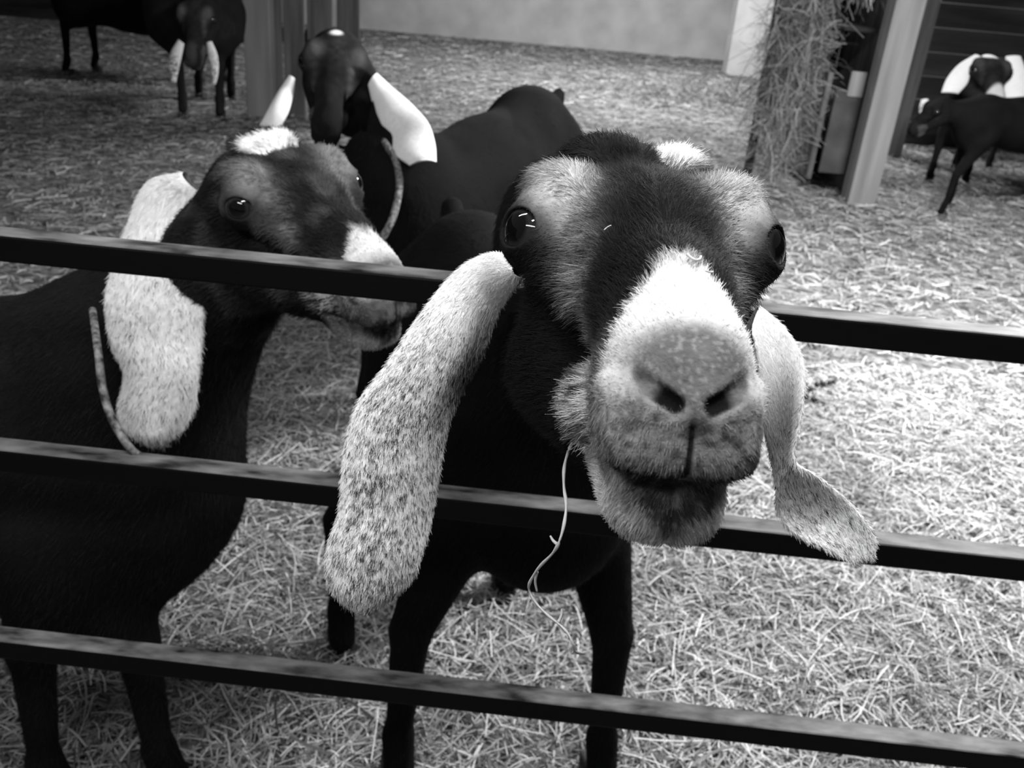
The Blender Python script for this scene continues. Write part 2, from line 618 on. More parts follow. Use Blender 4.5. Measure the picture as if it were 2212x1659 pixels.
def eyeball(pose, side, parent, k=24):
    c = EYE.copy(); c[0] *= side
    V = []; Fc = []
    dirx = np.array([0.74 * side, 0.64, 0.20]); dirx /= np.linalg.norm(dirx)
    y = np.cross([0, 0, 1], dirx); y /= np.linalg.norm(y); z = np.cross(dirx, y)
    R = np.stack([z, y, dirx], 1)
    for i in range(k + 1):
        a = math.pi * i / k
        for j in range(2 * k):
            b = math.pi * j / k
            rr = EYE_R * (1.0 + 0.02 * max(0, math.cos(a)) ** 6)
            V.append(R @ (np.array([math.sin(a) * math.cos(b), math.sin(a) * math.sin(b), math.cos(a)]) * rr) + c)
    for i in range(k):
        for j in range(2 * k):
            q = [i * 2 * k + j, i * 2 * k + (j + 1) % (2 * k), (i + 1) * 2 * k + (j + 1) % (2 * k), (i + 1) * 2 * k + j]
            Fc.append(q)
    ang = np.arccos(np.clip(((np.array(V) - c) @ dirx) / (np.linalg.norm(np.array(V) - c, axis=1)), -1, 1))
    tone = np.where(ang < 0.50, 0.003, np.where(ang < 0.72, 0.02, 0.10))
    o = mesh_obj('eye', pose.w(V), np.array(Fc), M_EYE, parent, col=tone)
    return o


def leg_prims(top, knee, fet, foot, r=(0.055, 0.034, 0.026, 0.03)):
    return [('C', top, knee, r[0], r[1], 0.04), ('C', knee, fet, r[1] * 0.92, r[2], 0.012), ('C', fet, foot, r[2], r[3], 0.012)]


def hoof(p, fwd, parent, s=1.0):
    """cloven hoof: two toes in one mesh"""
    f = np.asarray(fwd, float); f[2] = 0; f /= np.linalg.norm(f)
    sd = np.array([-f[1], f[0], 0])
    V = []; Fc = []
    for e in (-1, 1):
        base = len(V)
        for lvl, (z, sc_) in enumerate(((0.0, 1.0), (0.012, 0.97), (0.032, 0.85), (0.05, 0.7))):
            for j in range(10):
                a = 2 * math.pi * j / 10
                lx = math.cos(a) * 0.031 * (1.25 if math.cos(a) > 0 else 1) ; ly = math.sin(a) * 0.0135
                q = np.asarray(p) + s * (f * (lx * sc_ + 0.004 - z * 0.35) + sd * (e * 0.0150 + ly * sc_) + np.array([0, 0, z]))
                V.append(q)
        for l in range(3):
            for j in range(10):
                Fc.append([base + l * 10 + j, base + l * 10 + (j + 1) % 10, base + (l + 1) * 10 + (j + 1) % 10, base + (l + 1) * 10 + j])
        Fc.append([base + j for j in range(10)][::-1]); Fc.append([base + 30 + j for j in range(10)])
    return mesh_obj('hoof', V, Fc, M_HOOF, parent)


def standing(withers, rump, z_w, chest_w, feet, s=1.0, deep=0.0, z_r=None):
    """torso, four legs and neck of a goat; withers/rump (x,y), feet four (x,y): front pair, rear pair"""
    w = np.array([withers[0], withers[1], z_w]); r = np.array([rump[0], rump[1], z_r or z_w * 0.99])
    ax = (w - r); ax[2] = 0; ln = np.linalg.norm(ax); ax = ax / ln
    R = np.stack([np.array([ax[1], -ax[0], 0]), ax, np.array([0, 0, 1.0])], 1)
    up = np.array([0, 0, 1.0])
    pr = []
    E = lambda c, rad, k: pr.append(('E', c, tuple(np.array(rad) * s), R, k * s))
    E(w - up * (0.17 + deep * .5) * s - ax * 0.02 * s, (chest_w * 0.95, 0.17, 0.185 + deep * .5), 0.05)
    E(w - up * (0.235 + deep) * s + ax * 0.07 * s, (chest_w * 0.72, 0.11, 0.13), 0.08)
    E((w + r) / 2 - up * (0.19 + deep * .6) * s, (chest_w * 1.12, ln / s * 0.5, 0.195 + deep * .5), 0.08)
    E(r - up * 0.14 * s + ax * 0.05 * s, (chest_w * 0.92, 0.17, 0.16), 0.08)
    E((w + r) / 2 - up * 0.05 * s, (0.05, ln / s * 0.52, 0.055), 0.06)
    for i, f in enumerate(feet):
        f = np.array([f[0], f[1], 0.0])
        side = np.sign((f - w) @ R[:, 0]) * 1.0
        if i < 2:
            top = w - up * (0.27 + deep * .6) * s + R[:, 0] * side * chest_w * 0.62 * s
            knee = np.array([f[0], f[1], 0.33 * s]) * 0.85 + top * 0.15 * np.array([1, 1, 0]) + np.array([0, 0, 0.33 * s]) * 0.15
            pr.extend([('C', top, knee, 0.062 * s, 0.033 * s, 0.06 * s),
                       ('C', knee + ax * 0.004, np.array([f[0], f[1], 0.11 * s]), 0.031 * s, 0.021 * s, 0.01 * s),
                       ('C', np.array([f[0], f[1], 0.11 * s]), f + ax * 0.02 * s + up * 0.05 * s, 0.026 * s, 0.026 * s, 0.015 * s)])
        else:
            top = r - up * 0.18 * s + R[:, 0] * side * chest_w * 0.55 * s
            stifle = top * np.array([.6, .6, 0]) + f * 0.4 + ax * 0.07 * s + up * 0.46 * s
            hock = f - ax * 0.06 * s + up * 0.27 * s
            pr.extend([('C', top, stifle, 0.10 * s, 0.062 * s, 0.06 * s),
                       ('C', stifle, hock, 0.055 * s, 0.028 * s, 0.03 * s),
                       ('C', hock, np.array([f[0], f[1], 0.10 * s]), 0.028 * s, 0.021 * s, 0.01 * s),
                       ('C', np.array([f[0], f[1], 0.10 * s]), f + ax * 0.02 * s + up * 0.05 * s, 0.026 * s, 0.026 * s, 0.015 * s)])
    # tail
    tb = r - ax * 0.10 * s - up * 0.06 * s
    pr.append(('C', tb, tb - ax * 0.07 * s + up * 0.03 * s, 0.03 * s, 0.02 * s, 0.03 * s))
    pr.append(('C', tb - ax * 0.07 * s + up * 0.03 * s, tb - ax * 0.10 * s - up * 0.06 * s, 0.02 * s, 0.015 * s, 0.01 * s))
    return pr, ax, R

def gs(X, c, r):
    d = (X - np.asarray(c)) / np.asarray(r)
    return np.exp(-(d * d).sum(1))


def sstep(x, a, b):
    t = np.clip((x - a) / (b - a), 0, 1)
    return t * t * (3 - 2 * t)


def mix(a, b, t):
    return a + (b - a) * t


def seg_dist(P, a, b):
    a = np.asarray(a, float); b = np.asarray(b, float); ab = b - a
    h = np.clip((P - a) @ ab / (ab @ ab), 0, 1)
    return np.linalg.norm(P - a - h[:, None] * ab, axis=1)


def face_coat(L, hairy, stripe=0.42, blaze=0.80, seed=1, base=0.0035, blaze_w=1.0):
    """coat tone on the head, L in head centimetres"""
    A = L.copy(); A[:, 0] = np.abs(A[:, 0])
    n1 = noise3(L, 0.9, seed); n2 = noise3(L, 0.28, seed + 3); n3 = noise3(L, 2.2, seed + 5)
    c = np.full(len(L), base) * (0.7 + 0.8 * n1)
    # forehead and cheek a little browner
    c += 0.02 * gs(A, (0, -1, 6.5), (3.0, 4, 3)) * n1
    c += 0.035 * gs(A, (6.2, 2.5, -2.4), (2, 2.2, 1.3)) * (0.5 + n1)
    # pale stripe: brow patch, then down beside the eye to the side of the nose
    br = gs(A, (4.5, 1.2, 4.5), (1.6, 2.6, 1.7))
    st = np.zeros(len(L))
    for p, w in (((4.0, 3.4, 3.0), 1.3), ((3.6, 4.6, 1.7), 1.1), ((3.7, 5.6, 0.2), 1.0), ((3.7, 6.4, -1.3), 0.9), ((3.4, 7.8, -2.6), 0.8), ((3.1, 9.4, -3.8), 0.7)):
        st = np.maximum(st, gs(A, p, (w * 0.9, 1.2, w * 0.95)) * (0.6 if w < 1.2 else .9))
    t = np.clip(np.maximum(br * 1.5, st * 1.0), 0, 1) * (0.65 + 0.5 * n2)
    c = mix(c, stripe, np.clip(t, 0, 1))
    # white blaze on the bridge, widening to the nose
    wid = blaze_w * (0.3 + 2.7 * sstep(L[:, 1], 11.2, 13.8))
    t = sstep(L[:, 1] + (n1 - .5) * 1.4, 11.3, 12.6) * (1 - sstep(A[:, 0] + (n2 - .5) * 1.0, wid, wid + 0.8)) * sstep(L[:, 2] + (n1 - .5), -4.6, -3.0)
    pad = np.clip(1.6 * gs(L, (0, 16.3, -2.6), (2.4, 1.9, 1.5)), 0, 1)
    t *= 1 - pad
    c = mix(c, blaze * (0.78 + 0.22 * n2), np.clip(t, 0, 1))
    # mottled muzzle
    mz = sstep(L[:, 1] + (n1 - .5) * 1.5, 11.8, 13.4) * (1 - sstep(L[:, 2], -4.6, -3.2)) * sstep(L[:, 2], -7.1, -6.6)
    tone = 0.05 + 0.17 * sstep(n2 + n1 * .8, 0.7, 1.2)
    c = mix(c, tone, mz * 0.95)
    c = mix(c, 0.45, np.clip(1.3 * gs(A, (2.6, 14.6, -3.9), (0.8, 2.0, 1.5)) * (0.35 + n2), 0, 1))
    c = mix(c, 0.62, np.clip(1.4 * gs(A, (3.3, 10.4, -5.3), (1.5, 1.8, 1.3)) * sstep(n2, 0.25, 0.65), 0, 1))
    c = mix(c, 0.07 + 0.06 * n1 + 0.10 * sstep(noise3(L, 0.13, seed + 8), .55, .9), pad * .95)
    dn = np.minimum(seg_dist(A, (0.7, 16.8, -4.0), (1.5, 16.5, -3.55)) / 0.38, seg_dist(A, (1.5, 16.5, -3.55), (2.8, 15.1, -2.45)) / 0.31)
    c = mix(c, 0.004, 1 - sstep(dn, 0.85, 1.15))
    c = mix(c, 0.006, (1 - sstep(A[:, 0], 0.06, 0.16)) * (L[:, 1] > 14) * sstep(-L[:, 2], 4.2, 4.8) * (L[:, 2] > -7))
    # chin
    lowlip = (L[:, 2] < -6.9) & (L[:, 1] > 7)
    ch = sstep(A[:, 0] * .75 + np.clip(-L[:, 2] - 7.8, 0, 5) * 1.1 + (n1 - .5) * .8, 1.2, 2.2) * sstep(L[:, 1], 8.2, 10)
    tone = mix(0.03 + 0.09 * sstep(n2, .4, .8), 0.62 * (0.6 + .5 * n2), ch)
    c = np.where(lowlip, mix(c, tone, sstep(L[:, 1], 8, 9.6)), c)
    # rims of eyes and mouth, nostril insides stay black
    de = np.linalg.norm(A - EYE, axis=1)
    c = mix(c, 0.008, np.clip(1 - sstep(de, 1.9, 2.2), 0, 1))
    return np.clip(c, 0.004, 0.9)


def body_coat(base, n):
    return base * (0.7 + 0.6 * n)


def build_goat(name, label, pose, prims, fn_coat, h_head=0.2, h_body=0.01, head_hair=0, body_hair=0, feet=(), ax=(0, -1, 0), group=None,
               extra=None, hr=0.00016, hl=1.0, origin=None, base=0.012, eyes=(1, -1), hoof_s=1.0):
    V, Fc, nh, nf = goat_mesh(pose, prims, h_head, h_body, extra)
    o = origin if origin is not None else (V[:, 0].mean(), V[:, 1].mean(), 0)
    root = empty(name, o, label, 'goat', group)
    L = pose.l(V[:nh])
    c = np.concatenate([fn_coat(L, False), body_coat(base, noise3(V[nh:], 0.05, 2))])
    body = mesh_obj('body', V, Fc, M_SKIN, root, col=c)
    for e in eyes:
        eyeball(pose, e, root)
    for f in feet:
        hoof((f[0], f[1], 0.0), ax, root, hoof_s)
    if head_hair:
        Fh = Fc[:nf]; Vh = V[:nh]; N = vnormals(Vh, Fh)
        cen = Vh[Fh].mean(1); nn = N[Fh[:, 0]]
        view = ((CPOS - cen) * nn).sum(1) / np.linalg.norm(CPOS - cen, axis=1)
        Lc = pose.l(cen)
        w = np.where(view > -0.35, 1.0, 0.12) * (1 + 0.8 * sstep(Lc[:, 1], 6, 12))
        P, NN = sample(Vh, Fh, N, head_hair, w)
        Lp = pose.l(P)
        A = Lp.copy(); A[:, 0] = np.abs(A[:, 0])
        # no hair on eyeball side of lids, in nostrils, mouth
        de = np.linalg.norm(A - EYE, axis=1)
        ok = de > 1.98
        fd = head_field_shell(Lp)
        ok &= fd > -0.30
        ok &= np.minimum(seg_dist(A, (0.7, 16.8, -4.0), (1.5, 16.5, -3.55)) - 0.34, seg_dist(A, (1.5, 16.5, -3.55), (2.8, 15.1, -2.45)) - 0.24) > 0
        ok &= ~((A[:, 0] < 0.12) & (Lp[:, 1] > 14) & (Lp[:, 2] < -4.4) & (Lp[:, 2] > -7))
        P, NN, Lp, A = P[ok], NN[ok], Lp[ok], A[ok]
        c = fn_coat(Lp, True)
        y = Lp[:, 1]
        ln = mix(0.85, 0.26, sstep(y, 9, 15.5))
        ln = np.where((Lp[:, 2] < -7.0) & (y > 6), 0.38, ln)
        ln = mix(ln, 0.12, np.clip(gs(Lp, (0, 16.3, -2.8), (2.2, 1.6, 1.4)) * 1.3, 0, 1))
        de = np.linalg.norm(A - EYE, axis=1)
        ln = mix(0.25, 1, sstep(de, 2.2, 3.6)) * ln
        # groom in head space: away from the nose, outwards and down the sides
        D = np.stack([np.sign(Lp[:, 0]) * (0.35 + 0.15 * A[:, 0] / 5), -np.ones(len(Lp)), 0.25 - 0.5 * sstep(A[:, 0], 2, 5)], 1)
        blz = gs(Lp, (0, 11, 0), (3.5, 4, 4))
        D[:, 2] += blz * 0.6
        lowl = (y > 12.5) & (Lp[:, 2] < -4.5)
        D[lowl] = np.stack([np.sign(Lp[lowl, 0]) * .5, -0.2 + 0 * y[lowl], -1 + 0 * y[lowl]], 1)
        D[:, 0] += (noise3(Lp, 1.5, 9) - .5) * 1.1; D[:, 2] += (noise3(Lp, 1.5, 12) - .5) * 1.1
        D = D @ pose.R.T
        D = tang(D, NN, 0.38, 0.16)
        c = c * (0.55 + 0.95 * RS.rand(len(c)))
        hair('fur', P, D, NN, ln * 0.01 * pose.s * hl * (0.5 + 0.8 * RS.rand(len(ln))), np.clip(c, 0, .92), hr, body, k=4)
    if body_hair:
        Fb = Fc[nf:]; N = vnormals(V, Fb)
        cen = V[Fb].mean(1); nn = N[Fb[:, 0]]
        view = ((CPOS - cen) * nn).sum(1) / np.linalg.norm(CPOS - cen, axis=1)
        P, NN = sample(V, Fb, N, body_hair, np.where(view > -0.3, 1.0, 0.0))
        D = tang(np.tile(np.asarray(ax, float) * -0.6 + np.array([0, 0, -0.8]), (len(P), 1)), NN, 0.2, 0.12)
        c = base * 1.6 * (0.5 + 1.2 * RS.rand(len(P))) * (0.6 + .9 * noise3(P, 0.04, 4))
        hair('body_fur', P, D, NN, 0.014 * (0.6 + .6 * RS.rand(len(P))), c, 0.0003, body, k=3)
    return root, body, (V, Fc, nh)


def head_field_shell(L):
    """field of the uncarved muzzle: strongly negative inside nostrils and mouth"""
    Q = L.astype(np.float32).copy(); Q[:, 0] = np.abs(Q[:, 0])
    f = sd_ell(Q, *MUZ[0])
    f = smin(f, sd_sup(Q, *MUZ[1], 4.4), 0.8)
    f = smin(f, sd_sup(Q, *MUZ[2], 2.7), 1.0)
    return np.where(L[:, 1] > 8, f, 0)


FAST = False
HM = 0.3 if FAST else 1.0

# ------------------------------------------------------------------ goat at the gate (front, facing the lens)
R1 = np.array([[-0.999, 0.0402, -0.0219], [-0.0449, -0.9543, 0.2955], [-0.0091, 0.2962, 0.9551]])
U_, _, V_ = np.linalg.svd(R1); R1 = U_ @ V_
_a = math.radians(1.2)
R1 = np.array([[math.cos(_a), math.sin(_a), 0], [-math.sin(_a), math.cos(_a), 0], [0, 0, 1]]) @ R1
pose1 = Pose(R1, (0.0618, 0.4688, 1.1416), 1.0)
g1f = [(-0.135, 1.10), (0.20, 1.13), (-0.29, 1.40), (0.02, 1.62)]
pr1, ax1, RB1 = standing((0.04, 1.14), (-0.10, 1.62), 0.84, 0.145, g1f, 1.0)
nb = pose1.w((0, -7, -3))
pr1 += [('C', nb, (0.078, 0.80, 1.078), 0.046, 0.048, 0.04), ('C', (0.078, 0.80, 1.078), (0.060, 0.93, 1.02), 0.050, 0.075, 0.03),
        ('C', (0.055, 0.94, 1.02), (0.045, 1.09, 0.72), 0.078, 0.125, 0.05)]


def coat1(L, hairy):
    c = face_coat(L, hairy)
    t = gs(L, (-2.6, -6.9, 6.4), (2.0, 1.9, 1.7))
    return mix(c, 0.88, sstep(t, 0.35, 0.6))


def extra1(G, f):
    f = smin(f, sd_ell(G, (-2.6, -7.0, 5.9), (2.1, 1.8, 1.6)), 0.7)
    f = smin(f, sd_ell(G, (1.6, -4.6, 6.3), (2.6, 2.4, 1.3)), 1.2)
    return f


goat1, body1, g1m = build_goat('goat', 'black goat with pale brow stripes and white nose reaching its head over the gate rail', pose1, pr1, coat1,
    h_head=0.25 if FAST else 0.13, h_body=0.012 if FAST else 0.009, head_hair=int(150000 * HM), body_hair=int(30000 * HM), feet=g1f, ax=ax1, extra=extra1, origin=(0.03, 1.1, 0), base=0.004)


def ear_coat(seed, dark_in=True, speck=0.45, base_white=0.85, tipdark=0, fold_shade=0.0, shade_side=1, lo=.35, hi=.85):
    def f(t, x, s, P, hair=False):
        n = noise3(P, 0.0017, seed); n2 = noise3(P, 0.02, seed + 1)
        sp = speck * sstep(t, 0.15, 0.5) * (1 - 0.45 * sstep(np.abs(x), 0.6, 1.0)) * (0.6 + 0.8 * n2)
        if hair:
            d = RS.rand(len(t)) < sp * 1.25 * sstep(n, .35, .65)
            c = np.where(d, 0.05, base_white * (0.8 + 0.2 * RS.rand(len(t))))
        else:
            c = mix(base_white, 0.12, np.clip(sp * sstep(n, .45, .6), 0, 1))
        if tipdark:
            c = mix(c, 0.15, tipdark * sstep(t, 0.93, 0.99) )
        c = c * (1 - fold_shade * np.exp(-((t - .34) / .16) ** 2) * sstep(x * shade_side, lo, hi))  # shading of the ear fold, painted into the coat towards one edge
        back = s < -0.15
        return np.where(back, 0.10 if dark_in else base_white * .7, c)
    return f


# its ears: A edge, B edge (photo pixels, depth)
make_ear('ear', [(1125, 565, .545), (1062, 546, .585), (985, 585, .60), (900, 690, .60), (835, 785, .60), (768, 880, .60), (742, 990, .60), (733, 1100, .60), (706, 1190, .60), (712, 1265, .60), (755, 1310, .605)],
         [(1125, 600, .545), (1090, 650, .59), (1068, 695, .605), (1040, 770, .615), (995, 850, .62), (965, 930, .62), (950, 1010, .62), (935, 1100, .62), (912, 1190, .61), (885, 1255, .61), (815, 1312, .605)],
         body1, ear_coat(11, speck=.6, base_white=.92, fold_shade=.85, lo=.1, hi=.65), cup=0.010, thick=0.0035, hairs=int(110000 * HM), hlen=0.0042, hr=0.00018, hjit=.2)
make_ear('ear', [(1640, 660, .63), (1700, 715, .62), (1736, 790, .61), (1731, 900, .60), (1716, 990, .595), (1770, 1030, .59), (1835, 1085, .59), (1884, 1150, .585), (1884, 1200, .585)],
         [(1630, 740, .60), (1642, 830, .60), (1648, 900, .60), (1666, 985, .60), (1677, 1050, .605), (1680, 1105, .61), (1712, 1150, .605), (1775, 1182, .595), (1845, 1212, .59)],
         body1, ear_coat(21, speck=.32, base_white=.92, fold_shade=.8, lo=-1.05, hi=-.25), cup=-0.008, thick=0.0030, hairs=int(50000 * HM), hlen=0.0042, hr=0.00018, hjit=.2)

# ------------------------------------------------------------------ second goat, behind the gate at the left
R2 = np.array([[-0.7195, 0.688, -0.0947], [-0.6903, -0.7235, -0.012], [-0.0768, 0.0568, 0.9954]])
K2 = 1.15
t2 = CPOS + (np.array([-0.2285, 0.8843, 1.036]) - CPOS) * K2
pose2 = Pose(R2, t2, K2)
g2f = [(-0.50, 1.03), (-0.66, 0.99), (-1.28, 1.02), (-1.30, 1.26)]
pr2, ax2, RB2 = standing((-0.60, 1.12), (-1.22, 1.18), 0.80, 0.155, g2f, 1.0, deep=0.08)
pr2[0:0] = []
nb2 = pose2.w((0, -7, -3))
pr2 += [('C', nb2, (-0.50, 1.13, 0.74), 0.075, 0.12, 0.07), ('C', (-0.50, 1.13, 0.74), (-0.48, 1.10, 0.56), 0.115, 0.11, 0.08)]


def coat2(L, hairy):
    c = face_coat(L, hairy, stripe=0.20, blaze=0.7, seed=31, base=0.010, blaze_w=0.9)
    c += 0.035 * sstep(noise3(L, 2.0, 77), .45, .8) * (L[:, 1] < 9)
    t = gs(L, (0.2, -2.6, 6.6), (3.6, 1.5, 2.0)) * (0.6 + .8 * noise3(L, 1.0, 5))
    c = mix(c, 0.55 * noise3(L, .5, 3) + .1, np.clip(1.3 * gs(L, (2.5, 13.5, -4.0), (2.0, 3.0, 1.6)), 0, 1))
    return mix(c, 0.88, sstep(t, 0.4, 0.6))


def extra2(G, f):
    return smin(f, sd_ell(G, (0.0, -4.4, 6.2), (3.6, 2.4, 1.2)), 1.2)


goat2, body2, g2m = build_goat('goat', 'brown black goat in three-quarter profile behind the gate, white patch on its poll', pose2, pr2, coat2,
    h_head=0.3 if FAST else 0.2, h_body=0.013 if FAST else 0.01, head_hair=int(60000 * HM), body_hair=int(60000 * HM), feet=g2f, ax=ax2, extra=extra2, origin=(-0.7, 1.2, 0), base=0.008, hr=0.0003, hl=0.9)
make_ear('ear', [(402, 372, 1.12), (318, 398, 1.14), (272, 500, 1.13), (240, 590, 1.11), (228, 660, 1.10), (240, 740, 1.09), (268, 810, 1.08), (256, 880, 1.07), (270, 925, 1.07), (320, 958, 1.07)],
         [(425, 410, 1.11), (418, 455, 1.11), (415, 520, 1.11), (438, 600, 1.10), (440, 680, 1.09), (434, 760, 1.08), (428, 830, 1.07), (420, 880, 1.07), (395, 925, 1.07), (352, 960, 1.07)],
         body2, ear_coat(41, speck=.22, base_white=.8, tipdark=.7), cup=0.012, thick=0.006, hairs=int(30000 * HM), hlen=0.007, hr=0.0003)
make_ear('ear', [tuple(p) for p in ((720, 430, 1.3), (735, 500, 1.3), (738, 600, 1.3), (730, 700, 1.3))],
         [tuple(p) for p in ((700, 470, 1.31), (690, 520, 1.31), (680, 600, 1.31), (700, 690, 1.31))],
         body2, ear_coat(43, speck=.22, base_white=.6), cup=0.008, thick=0.004)

P = catmull([at(*p) for p in ((200, 670, 1.09), (212, 760, 1.0), (222, 840, .99), (240, 900, .985), (268, 950, .98), (300, 985, .99), (345, 1003, 1.06))], 60)
V, Fc = tube_mesh(P, .0045 + 0 * np.arange(60), 8)
mesh_obj('collar', V, Fc, M_COLLAR, goat2)

# ------------------------------------------------------------------ third goat, standing further back
pose3 = pose_from((0.10, -0.93, -0.38), (0.10, 0, 1), at(722, 155, 2.42), 1.25)
g3f = [(-0.42, 2.42), (-0.18, 2.38), (-0.12, 3.05), (0.14, 3.0)]
pr3, ax3, RB3 = standing((-0.27, 2.40), (-0.0, 3.0), 0.76, 0.15, g3f, 1.0, z_r=0.86)
nb3 = pose3.w((0, -7, -3))
pr3 += [('C', nb3, (-0.33, 2.34, 0.68), 0.085, 0.12, 0.08)]


def coat_dark(seed, white=(0, -6, 7), wr=(3.0, 2.5, 2.0), base=0.012, stripe=.08, nose=0.01):
    def f(L, hairy):
        c = face_coat(L, hairy, stripe=stripe, blaze=0.03, seed=seed, base=base)
        c = mix(c, nose, sstep(L[:, 1], 11, 13))
        c = np.minimum(c, max(nose, stripe, 0.05))
        return mix(c, 0.88, sstep(gs(L, white, wr), 0.35, 0.6))
    return f


goat3, body3, _ = build_goat('goat', 'dark goat further back with a white spot on top of its head, looking this way', pose3, pr3, coat_dark(51, (0.8, -5.5, 7.0), (2.9, 2.2, 1.6)),
    h_head=0.4, h_body=0.015, body_hair=int(20000 * HM), feet=g3f, ax=ax3, origin=(-0.15, 2.7, 0), base=0.006)
D3 = 2.36
P = catmull([at(*p) for p in ((815, 285, 2.34), (838, 318, 2.28), (856, 350, 2.26), (863, 395, 2.24), (857, 440, 2.22), (842, 485, 2.2), (815, 525, 2.2), (770, 545, 2.22))], 60)
V, Fc = tube_mesh(P, .009 + 0 * np.arange(60), 8)
mesh_obj('collar', V, Fc, M_COLLAR, goat3)
make_ear('ear', [(625, 163, D3), (600, 200, D3), (578, 240, D3 - .04), (560, 272, D3 - .04)], [(638, 170, D3), (634, 205, D3), (622, 245, D3 - .04), (600, 285, D3 - .04)],
         body3, ear_coat(52, speck=.05), cup=0.01, thick=0.008)
make_ear('ear', [(815, 158, D3), (850, 190, D3), (890, 225, D3 - .04), (925, 265, D3 - .08), (940, 310, D3 - .10), (943, 350, D3 - .13)],
         [(795, 185, D3), (805, 225, D3), (820, 260, D3 - .04), (838, 300, D3 - .04), (855, 335, D3 - .10), (885, 358, D3 - .13)],
         body3, ear_coat(53, speck=.08), cup=0.01, thick=0.008)

# ------------------------------------------------------------------ small goats far right and far left
def far_goat(label, pose, wi, ru, zw, cw, feet, s, ears, white, neck_r=(0.07, 0.11), base=0.01, sp=0.05, stripe=.05, nose=0.01):
    pr, ax, RB = standing(wi, ru, zw, cw, feet, s)
    nb_ = pose.w((0, -7, -3))
    wv = np.array([wi[0], wi[1], zw - 0.14 * s])
    pr += [('C', nb_, wv + ax * 0.08 * s, neck_r[0] * s, neck_r[1] * s, 0.07)]
    root, bd, _ = build_goat('goat', label, pose, pr, coat_dark(int(zw * 1000), *white, base=base, stripe=stripe, nose=nose), h_head=0.5, h_body=0.018, feet=feet, ax=ax,
                             origin=((wi[0] + ru[0]) / 2, (wi[1] + ru[1]) / 2, 0), base=base, hoof_s=s)
    for a, b in ears:
        make_ear('ear', a, b, bd, ear_coat(int(zw * 991), speck=sp, base_white=.88), cup=0.01, thick=0.009, n=30, k=10)
    return root


def ft(cx, cy, ang, ln, wd):
    c, s = math.cos(ang), math.sin(ang)
    return [(cx + c * a - s * b, cy + s * a + c * b) for a, b in ((ln / 2, wd / 2), (ln / 2, -wd / 2), (-ln / 2, wd / 2), (-ln / 2, -wd / 2))]


# white-eared goat by the dark boarding
d4 = 5.6
p4 = pose_from((-0.10, -1, -0.15), (0.0, 0, 1), at(2135, 165, d4), 1.75)
c4 = at(2135, 165, d4)
wi4 = (c4[0] + 0.10, c4[1] + 0.38); ru4 = (c4[0] + 0.50, c4[1] + 0.95)
far_goat('dark goat with bright white ears and a white muzzle by the dark boarded wall', p4, wi4, ru4, 0.74, 0.15,
         [(wi4[0] - .12, wi4[1]), (wi4[0] + .12, wi4[1]), (ru4[0] - .12, ru4[1]), (ru4[0] + .12, ru4[1])], 1.0,
         [([(2105, 118, d4), (2070, 140, d4), (2045, 170, d4), (2033, 200, d4)], [(2118, 125, d4), (2098, 155, d4), (2090, 180, d4), (2070, 203, d4)]),
          ([(2172, 122, d4), (2172, 150, d4), (2168, 185, d4), (2172, 212, d4)], [(2205, 122, d4), (2215, 150, d4), (2220, 185, d4), (2212, 220, d4)])],
         ((0, -4.5, 6.4), (3.6, 3, 2.5)), nose=.5)
# dark goat standing side on, in front of it
q = ground_at(1995, 470)
w5 = (q[0] + 0.22, q[1] + 0.12); r5 = (w5[0] + 0.72, w5[1] + 0.25)
p5 = pose_from((-0.95, -0.2, -0.55), (0, 0, 1), (w5[0] - 0.30, w5[1] - 0.05, 0.58), 0.95)
far_goat('black goat standing side on at the right edge, below the white-eared goat', p5, w5, r5, 0.68, 0.15,
         [(q[0] + 0.10, q[1]), (w5[0] + .02, w5[1] + .14), (r5[0], r5[1] - .1), (r5[0] + .06, r5[1] + .12)], 0.8,
         [([tuple(x) for x in ((1990, 215, 5.75), (1985, 235, 5.75), (1988, 262, 5.75))], [tuple(x) for x in ((2005, 215, 5.75), (2010, 240, 5.75), (2004, 265, 5.75))])], ((0, -30, 7), (1, 1, 1)), base=0.006, sp=9, stripe=.01)
# the pair at the far left
q = ground_at(425, 262)
w6 = (q[0], q[1] + 0.1); r6 = (q[0] - 0.15, q[1] + 0.85)
d6 = float((np.array([w6[0], w6[1] - .25, 0.75]) - CPOS) @ FW)
p6 = pose_from((0.05, -0.9, -0.65), (0, 0, 1), (w6[0] + 0.14, w6[1] - 0.36, 0.66), 1.7)
d6 -= 0.22
far_goat('grey-faced goat far back at the left, lowering its head beside the pale post', p6, w6, r6, 0.88, 0.27,
         [(w6[0] - .12, w6[1]), (w6[0] + .13, w6[1]), (r6[0] - .12, r6[1]), (r6[0] + .12, r6[1])], 1.25,
         [([(385, 85, d6), (368, 115, d6), (362, 150, d6), (370, 178, d6)], [(398, 95, d6), (392, 125, d6), (385, 155, d6), (380, 180, d6)]),
          ([(458, 90, d6), (470, 120, d6), (472, 155, d6), (466, 182, d6)], [(446, 95, d6), (450, 125, d6), (455, 155, d6), (458, 182, d6)])],
         ((0, -30, 1), (2.4, 6, 3)), base=0.02, sp=.9, stripe=.12, nose=.06)
q = ground_at(150, 165)
w7 = (q[0] + 0.1, q[1] + 0.15); r7 = (w7[0] + 0.95, w7[1] + 0.1)
p7 = pose_from((-0.95, -0.2, -0.3), (0, 0, 1), (w7[0] - 0.36, w7[1], 0.86), 1.3)
far_goat('black goat standing side on far back in the dark left corner', p7, w7, r7, 0.78, 0.19,
         [(q[0], q[1]), (q[0] + .1, q[1] + .28), (r7[0] - .05, r7[1] - .14), (r7[0] + .05, r7[1] + .14)], 1.15,
         [], ((0, -30, 7), (1, 1, 1)), base=0.006)

